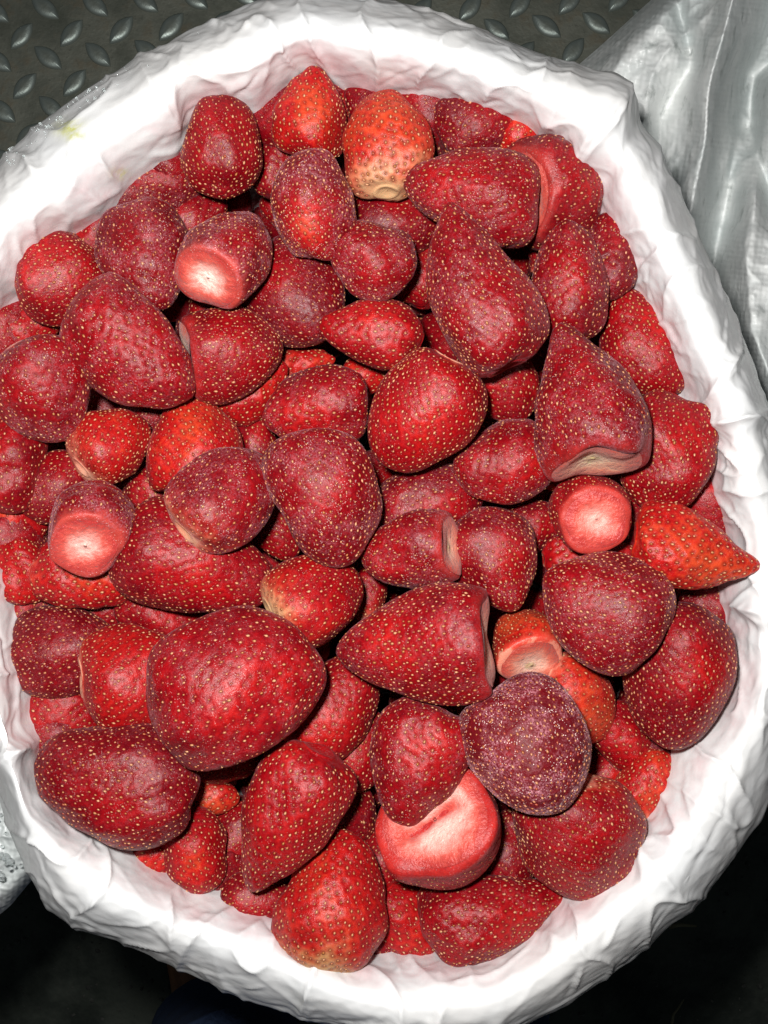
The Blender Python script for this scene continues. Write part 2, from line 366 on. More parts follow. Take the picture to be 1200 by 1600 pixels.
def liner():
    n = 1300
    th, ri = polar(INNER, n); _, ro = polar(OUTER, n)
    ri = smooth_c(ri, 13); ro = smooth_c(ro, 7)
    # profile stations: (blend inner->outer, extra px, height)
    st = [(0, -150, -.150), (0, -120, -.118), (0, -104, -.086), (0, -78, -.056), (0, -48, -.032), (0, -22, -.014), (.05, -5, -.001), (.18, 0, .010), (.34, 0, .017), (.50, 0, .020),
          (.66, 0, .018), (.80, 0, .010), (.91, 0, -.001), (.98, 0, -.016), (1.0, 0, -.034), (1.0, -6, -.060), (1.0, -18, -.09), (1.0, -24, -.12), (1.0, -32, -.155), (1., -24, -.19)]
    m = 165
    tt = np.linspace(0, len(st) - 1, len(st)); u = np.linspace(0, len(st) - 1, m)
    bl = np.interp(u, tt, [s[0] for s in st]); ex = np.interp(u, tt, [s[1] for s in st]); zz = np.interp(u, tt, [s[2] for s in st])
    def sm(x):
        y = np.concatenate([[x[0]] * 5, x, [x[-1]] * 5]); k = np.hanning(11)[1:-1]; k /= k.sum(); return np.convolve(y, k, 'same')[5:-5]
    bl, ex, zz = sm(bl), sm(ex), sm(zz)
    ct, stn = np.cos(th)[:, None], np.sin(th)[:, None]
    rpx = ri[:, None] * (1 - bl) + ro[:, None] * bl + ex
    # crest height wanders along the rim
    zw = np.array([.006 * noise.noise(Vector((math.cos(t) * 2.2, math.sin(t) * 2.2, 5))) for t in th])[:, None]
    Z = zz[None, :] + zw * np.exp(-((zz[None, :] - .02) / .03) ** 2)
    # bucket walls below the rim stand upright: convert px at the level where each station is seen
    zref = np.clip(Z, -.012, .05)
    k = S * (H - zref) / H
    X = (CX - 600) * k + rpx * k * ct; Y = (800 - CY) * k + rpx * k * stn
    V = np.stack([X, Y, Z], -1)
    # normals
    du = np.roll(V, -1, 0) - np.roll(V, 1, 0); dv = np.gradient(V, axis=1)
    N = np.cross(dv, du); N /= np.linalg.norm(N, axis=-1, keepdims=True) + 1e-12
    if N[0, m // 2, 2] < 0: N = -N
    D = np.zeros((n, m))
    arc = th * .135
    amp = np.interp(bl, [0, .03, .15, .5, .9, 1], [.30, .4, .75, .8, .55, .40]) 
    tc_ = math.atan2(CY - 190, 942 - CX)
    fold = .0080 * np.exp(-np.abs((th - tc_) / .05)) - .0035 * np.exp(-((th - tc_ + .075) / .03) ** 2)
    for t_, a_ in ((2.05, .003), (1.15, .002), (-2.55, .004), (-.9, .003), (3.0, .0025), (.25, .003), (-.25, .003), (-1.7, .002)):
        fold += a_ * np.exp(-np.abs((th - t_) / .022)) - a_ * .5 * np.exp(-((th - t_ + .05) / .03) ** 2)
    for i in range(n):
        ti = th[i]; cxx, sxx = math.cos(ti), math.sin(ti)
        for j in range(0, m):
            p = V[i, j]
            q = Vector((p[0] * 22, p[1] * 22, p[2] * 22))
            w = noise.noise_vector(q * 1.3)
            # broad pillows, folds that run across the rim, and sharp crumples
            a = noise.noise(q * .8)
            rad_ = u[j] * .16
            f1 = 1 - abs(noise.noise(Vector((cxx * 9 + w.x * .5, sxx * 9 + w.y * .5, rad_))))*2
            f2 = 1 - abs(noise.noise(Vector((p[0] * 75 + w.x * 1.4, p[1] * 75 + w.y * 1.4, p[2] * 75)))) * 2
            f3 = 1 - abs(noise.noise(Vector((p[0] * 190 + w.y, p[1] * 190 + w.x, p[2] * 190)))) * 2
            D[i, j] = .0034 * a + .0022 * (f1 ** 5 if f1 > 0 else 0) + .00035 * (abs(f2) * f2) + .00024 * f3 + fold[i] * (1 if bl[j] > .02 else .5)
    sj = np.concatenate([[0], np.cumsum(np.linalg.norm(np.diff(V[0], axis=0), axis=1))]); ai = th * .145
    g = np.random.default_rng(11); cr = np.zeros((n, m)); s_lo, s_hi = sj[int(m * .2)], sj[int(m * .86)]
    for q in range(620):
        a0, s0 = g.uniform(ai[0], ai[-1]), g.uniform(s_lo, s_hi); ang = g.normal(math.pi / 2, .75); Lc = g.uniform(.006, .03) * (1.5 if q < 90 else 1); wd = g.uniform(.0007, .0019)
        dx, dy = math.cos(ang), math.sin(ang); bow = g.normal(0, 9)
        I = np.where(np.abs(ai - a0) < Lc + .006)[0]; J = np.where(np.abs(sj - s0) < Lc + .006)[0]
        if not len(I) or not len(J): continue
        A_, S_ = ai[I][:, None] - a0, sj[J][None, :] - s0
        t_ = A_ * dx + S_ * dy; d_ = -A_ * dy + S_ * dx + bow * t_ * t_
        am = g.uniform(.0004, .0013) * (1.5 if q < 90 else 1) * g.choice([1, 1, -.7])
        cr[np.ix_(I, J)] += am * (np.exp(-np.abs(d_) / wd) - .5 * np.exp(-((d_ - 2.2 * wd * np.sign(bow + 1e-6)) / (2 * wd)) ** 2)) * np.exp(-(t_ / Lc * 1.6) ** 4)
    D = (D - .001) * amp[None, :] + cr * np.interp(bl, [0, .03, .9, 1], [.6, .75, .6, .3])[None, :]
    V = V + N * D[..., None]
    me = mesh_np('liner', V.reshape(-1, 3), grid_faces(n, m, wrap_u=True))
    a = me.attributes.new('juice', 'FLOAT', 'POINT')
    j = np.tile(np.interp(bl, [0, .06, .25, .42], [1, 1, .55, 0]), (n, 1)); a.data.foreach_set('value', j.ravel().astype(np.float32))
    pxx = 600 + V[..., 0] / S * H / (H - V[..., 2]); pyy = 800 - V[..., 1] / S * H / (H - V[..., 2])
    sm_ = np.zeros((n, m))
    for c0, c1, a0, rr_ in ((108, 200, .7, 20), (118, 212, .7, 14), (188, 272, 0, 12)):
        sm_ = np.maximum(sm_, np.exp(-(np.hypot(pxx - c0, (pyy - c1) * 1.5) / rr_) ** 2))
    a = me.attributes.new('smudge', 'FLOAT', 'POINT'); a.data.foreach_set('value', sm_.ravel().astype(np.float32))
    o = link('plastic_liner', me, M_LINER, label='crumpled white plastic liner folded over the bucket rim round the strawberries', cat='plastic liner')
    return V, N, th, ri, ro
LV, LN, TH, RI, RO = liner()
def beads():
    # frozen droplets clinging to the outer edge of the film
    ph = (1 + 5 ** .5) / 2
    ico = np.array([(-1, ph, 0), (1, ph, 0), (-1, -ph, 0), (1, -ph, 0), (0, -1, ph), (0, 1, ph), (0, -1, -ph), (0, 1, -ph), (ph, 0, -1), (ph, 0, 1), (-ph, 0, -1), (-ph, 0, 1)]) / math.hypot(1, ph)
    fi = np.array([(0, 11, 5), (0, 5, 1), (0, 1, 7), (0, 7, 10), (0, 10, 11), (1, 5, 9), (5, 11, 4), (11, 10, 2), (10, 7, 6), (7, 1, 8), (3, 9, 4), (3, 4, 2), (3, 2, 6), (3, 6, 8), (3, 8, 9), (4, 9, 5), (2, 4, 11), (6, 2, 10), (8, 6, 7), (9, 8, 1)])
    V, F = [], []; n, m = LV.shape[:2]
    for i in range(70):
        a = rng.choice([R(133), R(129), R(126)]) + rng.normal(0, .10)
        ii = int((a + math.pi) / (2 * math.pi) * n) % n; jj = int(rng.normal(104, 6))
        jj = min(max(jj, 85), 130)
        r_ = .00022 + .0006 * rng.random() ** 3
        V.append(ico * r_ + LV[ii, jj] + LN[ii, jj] * r_ * .5); F.append(fi + i * 12)
    lin = bpy.data.objects['plastic_liner']
    link('ice_beads', mesh_np('ice_beads', np.concatenate(V), None, np.concatenate(F)), M_DROP, parent=lin, kind='stuff')
beads()
def bucket():
    n = 96; V = []
    prof = [(.115, ZF + .003), (.118, ZF + .004), (.140, -.06), (.146, -.03), (.148, -.022), (.1455, -.022), (.1375, -.06), (.1155, ZF + .008), (.001, ZF + .008)]
    kz = S * (H + .012) / H
    for k in range(n):
        a = 2 * math.pi * k / n
        top = (np.interp(a if a <= math.pi else a - 2 * math.pi, TH, RI, period=2 * math.pi) * .35 + np.interp(a if a <= math.pi else a - 2 * math.pi, TH, RO, period=2 * math.pi) * .65) * kz
        for r_, z in prof:
            w = max(0, min(1, (z - ZF) / .32)); rr = r_ * (1 - w) + (top + (r_ - .148)) * w if r_ > .01 else r_
            V.append((rr * math.cos(a) - .0034, rr * math.sin(a), z))
    f = grid_faces(n, len(prof), wrap_u=True)
    link('bucket', mesh_np('bucket', np.array(V), f), M_BUCKET, label='round plastic bucket standing on the tread plate under the liner', cat='bucket')

# ------------------------------------------------------------------ strawberries
def surf_profile(k, e, L, Wd, ac):
    """tip at a=0, calyx cut at a=ac; returns r(a), z(a) on a fine table, scaled to L and Wd"""
    a = np.linspace(0, ac, 400)
    r_ = np.sin(a) ** (e + .16 * np.cos(a)) * (1 - k * np.cos(a)); z = -np.cos(a)
    z = (z - z[0]) / (z[-1] - z[0]) * L - L / 2
    r_ = r_ / r_.max() * Wd / 2
    return a, r_, z
PLAN = []
def make_berry_mesh(L, Wd, k, seed, cut, spacing, res=1.0, e=.86, bend=0.0, flat=.93, ac=.80, blush_lit=.8, hollow=False):
    g = np.random.default_rng(seed); ac *= math.pi
    a_t, r_t, z_t = surf_profile(k, e, L, Wd, ac)
    Wv = [(g.normal(0, 1, 3) * (2.3 if i < 5 else 7.0) / Wd, g.uniform(0, 6.28), (.019 if i < 5 else .0085) * Wd) for i in range(13)]
    # one or two flattened sides where it lay against a neighbour
    flats = [(np.array([math.cos(t), math.sin(t), g.uniform(-.4, .3)]), g.uniform(.39, .46)) for t in g.uniform(0, 6.28, 2)]
    flats = [(v / np.linalg.norm(v), d * Wd) for v, d in flats]
    def shape(r_, z, phi):
        x = r_ * np.cos(phi); y = r_ * np.sin(phi) * flat
        p = np.stack([x, y, z], -1)
        d = 0
        for kv, ph, am in Wv: d = d + am * np.sin(p @ kv + ph)
        w = np.clip(r_ / (Wd * .25), 0, 1)
        s = 1 + d / (Wd * .5) * .8
        p = p * s[..., None]
        p[..., 0] += bend * Wd * ((z / L) ** 2 * 4 - .3)
        for v, dd in flats:
            q = p @ v; over = q - dd
            o2 = np.maximum(over + .04 * Wd, 0); p = p - (o2 * o2 / (o2 + .10 * Wd) * .8)[..., None] * v
        return p
    na = max(24, int(54 * res)); nphi = max(30, int(78 * res))
    # arc length spaced rings on the skin, then lip and hollow disc
    seg = np.hypot(np.diff(r_t), np.diff(z_t)); s = np.concatenate([[0], np.cumsum(seg)])
    sr = np.linspace(0, s[-1], na); sr[0] = s[-1] * .004
    ra, za = np.interp(sr, s, r_t), np.interp(sr, s, z_t)
    rc = ra[-1]; drop = rc * .10
    lip_r = rc * np.array([.97, .91, .82, .70, .55, .33, .12, .01]); lip_z = za[-1] + np.array([.035, .055, .062, .03, -.04, -.10, -.12, -.12]) * rc
    rr, z_ = np.concatenate([ra, lip_r]), np.concatenate([za, lip_z])
    ax = np.concatenate([np.linspace(0, 1, na), np.full(8, 1.05)])
    phi = np.linspace(0, 2 * math.pi, nphi, endpoint=False)
    RR, PH = np.meshgrid(rr, phi, indexing='ij'); ZZ, _ = np.meshgrid(z_, phi, indexing='ij')
    Pt = shape(RR, ZZ, PH)
    # seeds: a spiral with equal area per seed
    ds = np.diff(s); area = np.concatenate([[0], np.cumsum(2 * math.pi * (r_t[:-1] + r_t[1:]) / 2 * ds)])
    lim = np.interp(s[-1] * .95, s, area)
    ns = int(lim / spacing ** 2)
    ar = (np.arange(ns) + .5) / ns * lim
    ss = np.interp(ar, area, s) + g.normal(0, spacing * .17, ns)
    ss = np.clip(ss, s[-1] * .01, s[-1] * .96)
    ph = np.arange(ns) * 2.399963 + g.normal(0, .17, ns) * spacing / np.maximum(np.interp(ss, s, r_t), spacing)
    def at(ss, ph): return shape(np.interp(ss, s, r_t), np.interp(ss, s, z_t), ph)
    p0 = at(ss, ph); h = spacing * .12
    ta = at(ss + h, ph) - at(ss - h, ph)
    dphi = h / np.maximum(np.interp(ss, s, r_t), spacing * .4)
    tb = at(ss, ph + dphi) - at(ss, ph - dphi)
    ta /= np.linalg.norm(ta, axis=1, keepdims=True); 
    nn = np.cross(tb, ta); nn /= np.linalg.norm(nn, axis=1, keepdims=True) + 1e-12
    sg = np.sign(np.sum(nn * (p0 - np.array([0, 0, 0])), axis=1)); nn *= sg[:, None]
    tb = np.cross(nn, ta)
    # pits
    flatP = Pt[:na].reshape(-1, 3); mind = np.empty(len(flatP))
    for c in range(0, len(flatP), 1500):
        d = flatP[c:c + 1500, None, :] - p0[None]; mind[c:c + 1500] = np.sqrt((d ** 2).sum(-1)).min(1)
    pit = np.exp(-(mind / (spacing * .30)) ** 2)
    depth = spacing * .19
    dPhi = np.roll(Pt, -1, 1) - np.roll(Pt, 1, 1); dA = np.gradient(Pt, axis=0)
    NN = np.cross(dPhi, dA); NN /= np.linalg.norm(NN, axis=-1, keepdims=True) + 1e-12
    if np.sum(NN[na // 2] * Pt[na // 2]) < 0: NN = -NN
    dimp = np.zeros(Pt.shape[:2]); dimp[:na] = pit.reshape(na, -1)
    Pt = Pt - NN * (dimp * depth)[..., None]
    T = len(rr)
    V = Pt.reshape(-1, 3)
    F = grid_faces(T, nphi, wrap_v=True)
    V = np.concatenate([V, [Pt[0].mean(0)], [Pt[-1].mean(0)]])
    k0 = np.arange(nphi); k1 = (k0 + 1) % nphi
    f3 = np.concatenate([np.stack([np.full(nphi, len(V) - 2), k1, k0], 1), np.stack([np.full(nphi, len(V) - 1), (T - 1) * nphi + k0, (T - 1) * nphi + k1], 1)])
    body = mesh_np('strawberry', V, F[:, ::-1], f3[:, ::-1])
    a = body.attributes.new('axis', 'FLOAT', 'POINT'); a.data.foreach_set('value', np.concatenate([np.repeat(ax, nphi), [0, 1.05]]).astype(np.float32))
    a = body.attributes.new('dimple', 'FLOAT', 'POINT'); a.data.foreach_set('value', np.concatenate([dimp.ravel(), [0, 0]]).astype(np.float32))
    bx, bz = g.uniform(-.12, .12) * Wd, g.uniform(-.15, .15) * L  # redder patch on the upper side: ripeness plus a painted lit centre
    bl_ = np.exp(-(((V[:, 0] - bx) / (.26 * Wd)) ** 2 + ((V[:, 2] - bz) / (.27 * L)) ** 2) ** 1.2) * (V[:, 1] < 0) * blush_lit
    a = body.attributes.new('blush_lit', 'FLOAT', 'POINT'); a.data.foreach_set('value', bl_.astype(np.float32))
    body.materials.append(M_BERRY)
    # seed mesh: small drop shaped bipyramids, 8 vertices each
    base = np.array([[1.15, 0, .1], [-.95, 0, .1], [.25, .9, .1], [-.5, .75, .1], [.25, -.9, .1], [-.5, -.75, .1], [-.1, 0, 1.0], [-.1, 0, -.8]])
    fb = np.array([[6, 0, 2], [6, 2, 3], [6, 3, 1], [6, 1, 5], [6, 5, 4], [6, 4, 0], [7, 2, 0], [7, 3, 2], [7, 1, 3], [7, 5, 1], [7, 4, 5], [7, 0, 4]])
    q_ = g.uniform(.55, 1.15, ns); sl = .00074 * q_ * g.uniform(.9, 1.1, ns); sw = .00050 * q_; sh = .00034
    c = p0 - nn * (depth * g.uniform(.45, .95, ns))[:, None]
    SV = c[:, None] + base[None, :, 0, None] * (sl[:, None, None]) * ta[:, None] + base[None, :, 1, None] * sw[:, None, None] * tb[:, None] + base[None, :, 2, None] * sh * nn[:, None]
    SF = fb[None] + (np.arange(ns) * 8)[:, None, None]
    seeds = mesh_np('seeds', SV.reshape(-1, 3), None, SF.reshape(-1, 3))
    a = seeds.attributes.new('seedtone', 'FLOAT', 'POINT'); a.data.foreach_set('value', np.repeat(g.random(ns), 8).astype(np.float32))
    seeds.materials.append(M_SEED)
    cf = None
    if cut:
        nr = 30 if hollow else 16; q = np.linspace(1, 0.02, nr); prof = np.interp(q, [0, .2, .45, .7, .88, 1], [.01, -.01, .04, .088, .086, .066])
        RR, PH = np.meshgrid(q * rc * .88, phi, indexing='ij'); ZZ = za[-1] + np.meshgrid(prof, phi, indexing='ij')[0] * rc + .00012
        wob = 1 + .04 * np.sin(PH * 2 + g.uniform(0, 6)) + .03 * np.sin(PH * 5 + g.uniform(0, 6))
        Pc = shape(RR * .97, ZZ, PH)
        rad_ = (RR / (rc * .88)) ** (1.9 if hollow else 1)
        if hollow:
            X_, Y_ = Pc[..., 0] / rc, Pc[..., 1] / rc
            u_ = X_ * .8 - Y_ * .6; v_ = X_ * .6 + Y_ * .8
            dd_ = np.abs(v_ - .22 * np.sin(3.4 * u_)) ; g_ = np.exp(-(dd_ / .13) ** 2) * np.exp(-(u_ / .5) ** 6)
            Pc[..., 2] -= .16 * rc * g_; rad_ = rad_ + .75 * g_ * (1 - rad_)
        Pc[..., 2] += (.00035 * np.sin(PH * 3 + 1) * (RR / rc))
        Vc = np.concatenate([Pc.reshape(-1, 3), [Pc[-1].mean(0)]]); Fc = grid_faces(nr, nphi, wrap_v=True)
        fc3 = np.stack([np.full(nphi, len(Vc) - 1), (nr - 1) * nphi + k0, (nr - 1) * nphi + k1], 1)
        cf = mesh_np('cut_face', Vc, Fc[:, ::-1], fc3[:, ::-1])
        a = cf.attributes.new('rad', 'FLOAT', 'POINT'); a.data.foreach_set('value', np.concatenate([rad_.ravel(), [rad_.ravel()[-1]]]).astype(np.float32))
        cf.materials.append(M_CUT)
    return body, seeds, cf
def orient(d, tilt, roll=0):
    d, t = R(d), R(tilt)
    c = Vector((-math.cos(d) * math.cos(t), -math.sin(d) * math.cos(t), math.sin(t)))
    x = Vector((-math.sin(d), math.cos(d), 0)); y = c.cross(x)
    m = Matrix((x, y, c)).transposed()
    return m @ Matrix.Rotation(R(roll), 3, 'Z')

# px, py, tip direction, length, width, tilt (calyx towards camera +), layer, tone, frost, pale, taper, cut end seen, label
B = [
 (487,172, 82,142,120,-12,3.2,.62,.15,.0,.30,0,'bright red strawberry with its pointed tip against the liner at the top of the bucket'),
 (606,219, 92,178,138, 14,3.6,0.82,0.05,0.85,.18,0,'orange red strawberry with pale greenish base near the top of the bucket'),
 (347,234,-88,150,134,-10,3.4,.36,.10,.0,-0.06,0,'squarish dark red strawberry with pale seeds against the upper left liner'),
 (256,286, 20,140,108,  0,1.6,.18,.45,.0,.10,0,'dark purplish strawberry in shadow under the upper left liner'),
 (746,190, 20,146,122,  0,2.4,.20,.30,.0,.10,0,'dark crimson strawberry half hidden under the upper right liner'),
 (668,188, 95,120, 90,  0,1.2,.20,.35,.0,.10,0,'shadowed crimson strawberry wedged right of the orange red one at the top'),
 (566,154, 90, 80, 60,  0,0.6,.20,.15,.0,.10,0,'small dark strawberry showing between the two topmost bright strawberries'),
 (815,212,  0, 90, 70,  0,0.6,.75,.05,.2,.10,0,'sliver of an orange strawberry under the liner at upper right'),
 (733,304,166,212,152,  0,4.6,.34,.40,.0,.33,0,'large frosty dark strawberry lying sideways with tip pointing left near the top'),
 (876,303, 12,140,168, 34,3.2,.28,.18,0.0,.08,1,'dark red strawberry with a pale crescent shoulder beside the upper right liner'),
 (489,320, 95,168,136,-28,4.6,.26,.85,.0,.10,0,'frosty purple oval strawberry with a bright red patch on its middle'),
 (361,390, 62,168,148, 42,4.4,.26,.70,0.0,.14,1,'frosty strawberry with round pinkish white cut end facing lower left'),
 (229,402,-72,172,140,-10,3.2,.24,.60,.0,.10,0,'dark frosty wrinkled strawberry left of the one with the white cut end'),
 (103,427, 10,142,146,  8,3.0,.44,.15,.28,.08,0,'red strawberry with orange left shoulder against the left liner'),
 (581,403,160,132,120,-20,4.2,.30,.65,.0,.12,0,'small round frosty strawberry left of the big pear shaped one'),
 (466,466,-40,170,156,-20,2.4,.22,.35,.0,.10,0,'dark crimson strawberry in the hollow under two frosty ovals'),
 (628,345, 10,150,110,  0,1.4,.24,.20,.0,.10,0,'dark strawberry mostly covered behind the small round frosty one'),
 (655,420, 90,120, 80,  0,1.0,.40,.10,.0,.10,0,'narrow strip of a red strawberry left of the big pear shaped one'),
 (742,447,110,252,180,-4,5.4,.32,.42,.0,.48,0,'big pear shaped strawberry with narrow tip pointing up'),
 (889,440, 88,184,120,-6,3.6,.25,.40,.0,.14,0,'long dark strawberry standing between the pear shaped one and right liner'),
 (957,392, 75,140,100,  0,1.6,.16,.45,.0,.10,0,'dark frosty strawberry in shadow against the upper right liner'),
 (1000,537,108,180,128,-8,2.6,.38,.10,.0,.18,0,'glossy red strawberry leaning on the right liner'),
 (578,520,172,152,110,-6,3.6,.52,.12,.0,.22,0,'bright red strawberry lying level below the small round frosty one'),
 (211,546,-42,222,158,-4,4.5,.34,.42,.0,.20,0,'large oval strawberry slanting down to the right in the left part'),
 (370,546, 10,140,150, 10,3.3,.36,.25,0.0,.10,1,'red strawberry with flat greyish left side right of the large slanting oval'),
 (325,490, 90, 90, 70,  0,1.4,.24,.40,.0,.10,0,'dark sliver of a strawberry below the white cut end'),
 (393,608, 35,130, 90,-10,1.9,.56,.08,.0,.10,0,'bright crescent of a strawberry under the one with the flat greyish side'),
 (28,513, 10,140, 92,  0,1.6,.55,.10,.0,.10,0,'orange red strawberry cut off by the left edge above the pale shouldered one'),
 (70,613,-62,164,146, 10,4.2,.34,.55,.28,.16,0,'frosty strawberry with pale pink upper shoulder at the left edge'),
 (176,690, 40,126,122, 24,3.4,.58,.08,0.55,.14,0,'small bright red strawberry with cream lower left end'),
 (301,680,102,166,150,  4,3.0,.60,.20,.0,.42,0,'angular bright red strawberry with blunt corner pointing up'),
 (495,638,192,168,130, -6,3.4,.36,.35,.0,.20,0,'dark strawberry with bright lower left end left of the orange shouldered one'),
 (661,645,-118,192,170, 12,4.8,.46,.12,.16,.14,0,'large red strawberry with an orange upper right shoulder in the middle'),
 (782,594,-60,140,118, 0,2.2,.44,.15,.0,.14,0,'red strawberry tucked under the base of the big pear shaped one'),
 (909,610,100,232,184, 16,5.6,.28,.55,0.0,.42,1,'big frosty pear shaped strawberry with whitish cut base at right'),
 (1041,710,-105,184,150,-6,3.8,.42,.10,.0,.10,0,'red strawberry with dense fine seeds against the right liner'),
 (781,726,200,142,126,-12,3.3,.34,.45,.0,.14,0,'round frosty strawberry below the bright one under the pear shaped berry'),
 (920,788, 90,140,120, 72,4.0,.44,.10,.0,.10,1,'strawberry turned end on showing a round pink cut face'),
 (870,734,  0, 90, 60,  0,1.6,.58,.05,.2,.10,0,'bit of a bright strawberry between the whitish cut base and the pink cut face'),
 (349,776, 42,168,146, 26,4.5,.28,.55,0.5,.16,0,'frosty dark strawberry with pale cream end facing lower left'),
 (511,782,-78,202,170,-6,5.0,.26,.62,.0,.20,0,'big dark frosty strawberry tapering downward in the centre'),
 (672,786, 20,170,118, 0,2.8,.24,.40,.0,.10,0,'dark low strawberry right of the big frosty one in the centre'),
 (145,811,100,148,136, 58,4.5,.28,.60,.0,.10,1,'round frosty strawberry with a glowing pink cut end toward the camera at left'),
 (88,757, 40,120,100,  0,2.2,.28,.20,.0,.10,0,'dark strawberry behind the round one with the glowing pink end'),
 (12,712, 80,160,130,  0,2.8,.34,.12,.0,.10,0,'dark red strawberry with spaced pale seeds cut off by the left edge'),
 (28,800, 60,130,110, 10,1.9,.46,.05,.26,.10,0,'red strawberry with paler lower half at the left edge'),
 (306,880,-22,232,168,  4,4.1,.32,.12,.14,.20,0,'large dark strawberry with many cream seeds left of centre'),
 (140,900, -6,170,112,  6,3.2,.56,.12,.24,.14,0,'red strawberry with orange left end below the glowing pink end'),
 (28,890, 90,110, 90,  0,1.8,.52,.05,.0,.10,0,'bright seedy strawberry squeezed against the left liner'),
 (497,930, 22,152,142,20,4.2,.50,.12,0.6,.20,0,'bright strawberry with pale greenish lower left end in the centre'),
 (632,864,188,146,126, 20,4.2,.36,.50,0.0,.12,1,'frosty strawberry with pale cut end facing right in the centre'),
 (775,882,-60,158,142,-14,3.2,.30,.40,.0,.16,0,'dark rounded strawberry right of the pale cut end in the centre'),
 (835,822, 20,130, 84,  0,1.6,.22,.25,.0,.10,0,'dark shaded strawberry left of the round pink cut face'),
 (1094,868,-12,206,136,-4,5.0,0.74,.05,.0,.58,0,'pointed orange strawberry with its tip lying over the right rim'),
 (942,947,155,206,184, 0,5.0,.30,.40,.0,.16,0,'large dark seedy strawberry left of the pointed orange one'),
 (932,872,  0,160, 80,  0,2.4,.52,.10,.1,.10,0,'reddish back of a strawberry above the large dark seedy one'),
 (817,1000,110,120,122, 56,2.9,.80,.02,0.15,.10,1,'orange strawberry showing its glowing pale base below the dark rounded one'),
 (646,1010,186,226,184, 14,5.4,.34,.35,0.0,.30,1,'big strawberry with pale flat cut end facing right below centre'),
 (381,1066, 12,268,240,-4,6.0,.36,.28,.0,.16,0,'largest strawberry, broad and covered with cream seeds, in the lower left'),
 (98,1015, 10,160,140, 0,3.0,.18,.25,.0,.10,0,'very dark strawberry lying against the lower left liner'),
 (222,1064,  0,166,170, 10,3.8,.56,.10,.30,.14,0,'bright red strawberry with orange rim on its left, left of the largest one'),
 (104,1110,-20,130,112, 0,2.0,.42,.08,.0,.10,0,'seedy red strawberry below the very dark one at the left liner'),
 (1054,1053,-95,212,186,-4,4.6,.26,.15,.0,.18,0,'big dark wine red strawberry against the right liner below the pointed one'),
 (897,1098,-40,136,124, 20,2.6,.74,.12,.36,.10,0,'orange red smooth strawberry above the dark purple frosty one'),
 (652,1188,-112,196,156,-4,4.6,.34,.38,.0,.26,0,'strawberry tapering to lower left below the big one with pale cut end'),
 (830,1172,-60,214,196,-30,6.0,.14,1.0,.0,.10,0,'round very dark purple strawberry thick with frost'),
 (975,1158,-50,118, 84, 0,2.2,.44,.10,.0,.14,0,'small dark red strawberry right of the dark purple frosty one'),
 (528,1100, 50,180,130, 0,2.6,.42,.10,.0,.14,0,'red seedy strawberry low between the largest one and the pale cut end'),
 (181,1222,166,250,194,-4,4.8,.22,.20,.0,.12,0,'big dark smooth looking oval strawberry against the lower left liner'),
 (335,1243,  0, 76, 66,  0,1.8,.74,.04,.0,.10,0,'tiny orange strawberry right of the big dark oval'),
 (446,1284,-116,232,152, 4,5.0,.46,.16,.0,.34,0,'long strawberry with its narrow tip pointing lower left near the bottom'),
 (308,1336,-80,132,106, 0,3.0,.40,.10,.0,.10,0,'red strawberry with orange glow left of the long one near the bottom'),
 (236,1334,  0, 80, 70,  0,1.8,.60,.04,.0,.10,0,'small orange strawberry beneath the big dark oval at the liner'),
 (402,1402,  0,110, 84,  0,1.8,.28,.12,.0,.10,0,'dark strawberry wedged between the long one and the bottom liner'),
 (521,1399, 78,208,166, 10,4.0,.58,.10,0.75,.22,0,'red strawberry with yellowish green base touching the bottom liner'),
 (697,1300,-52,176,190, 60,4.0,.50,.18,.0,.06,1,'wide strawberry with a large hollow pink cut face near the bottom'),
 (903,1300,-80,196,204, 14,4.0,.40,.15,.40,.10,0,'broad strawberry with orange top partly under the dark purple frosty one'),
 (640,1448,-60,130, 96, 0,2.8,.56,.06,.0,.14,0,'bright seedy strawberry at the bottom liner left of the dark sideways one'),
 (771,1427, 12,228,144, 0,3.5,.36,.12,.0,.26,0,'dark red strawberry with tip to the right at the bottom liner'),
 (1004,1232,60,120,90,  0,2.4,.70,.05,.9,.10,0,'small strawberry with cream flesh showing at the lower right liner'),
 (478,568, 10, 90, 50,  0,1.0,.62,.05,.8,.10,0,'pale orange bit of a strawberry above the dark one with bright left end'),
 (572,588,  0, 70, 60,  0,1.0,.60,.05,.1,.10,0,'orange seedy bit between two strawberries just above the middle'),
 (433,255, 90,110, 80,  0,1.4,.26,.10,.0,.10,0,'dark strawberry in the gap below the topmost bright one'),
 (180,345, 90, 80, 50,  0,1.0,.46,.05,.0,.10,0,'thin red strip of a strawberry against the upper left liner'),
 (562,1170, 70,130, 90,  0,1.8,.30,.20,.0,.10,0,'dark strawberry in the gap left of the one tapering to lower left'),
 (248,955,-20,130, 90,  0,2.0,.30,.15,.0,.10,0,'dark strawberry in the gap below the large one with cream seeds'),
 (160,952,-20,110, 80,  0,1.6,.28,.12,.0,.10,0,'dark seedy strawberry below the red one with orange left end'),
 (1000,822,-30,110,100,  0,2.2,.24,.30,.0,.10,0,'dark strawberry right of the round pink cut face'),
 (1098,790,-90,100, 70,  0,1.2,.22,.10,.0,.10,0,'dark strawberry edge under the densely seeded one at right liner'),
 (400,690, 90,100, 70,  0,1.2,.30,.10,.0,.10,0,'dark seedy strawberry in the gap above the pale cream end'),
 (243,782,-60,110, 80,  0,1.4,.32,.10,.0,.10,0,'dark red strawberry between the two frosty cut ones at left'),
 (432,828,-60,110, 80,  0,1.5,.40,.05,.0,.10,0,'red strawberry under the left side of the big dark frosty one'),
 (790,1325, 80,120, 90,  0,2.0,.26,.20,.2,.10,0,'shaded strawberry below the dark purple frosty one'),
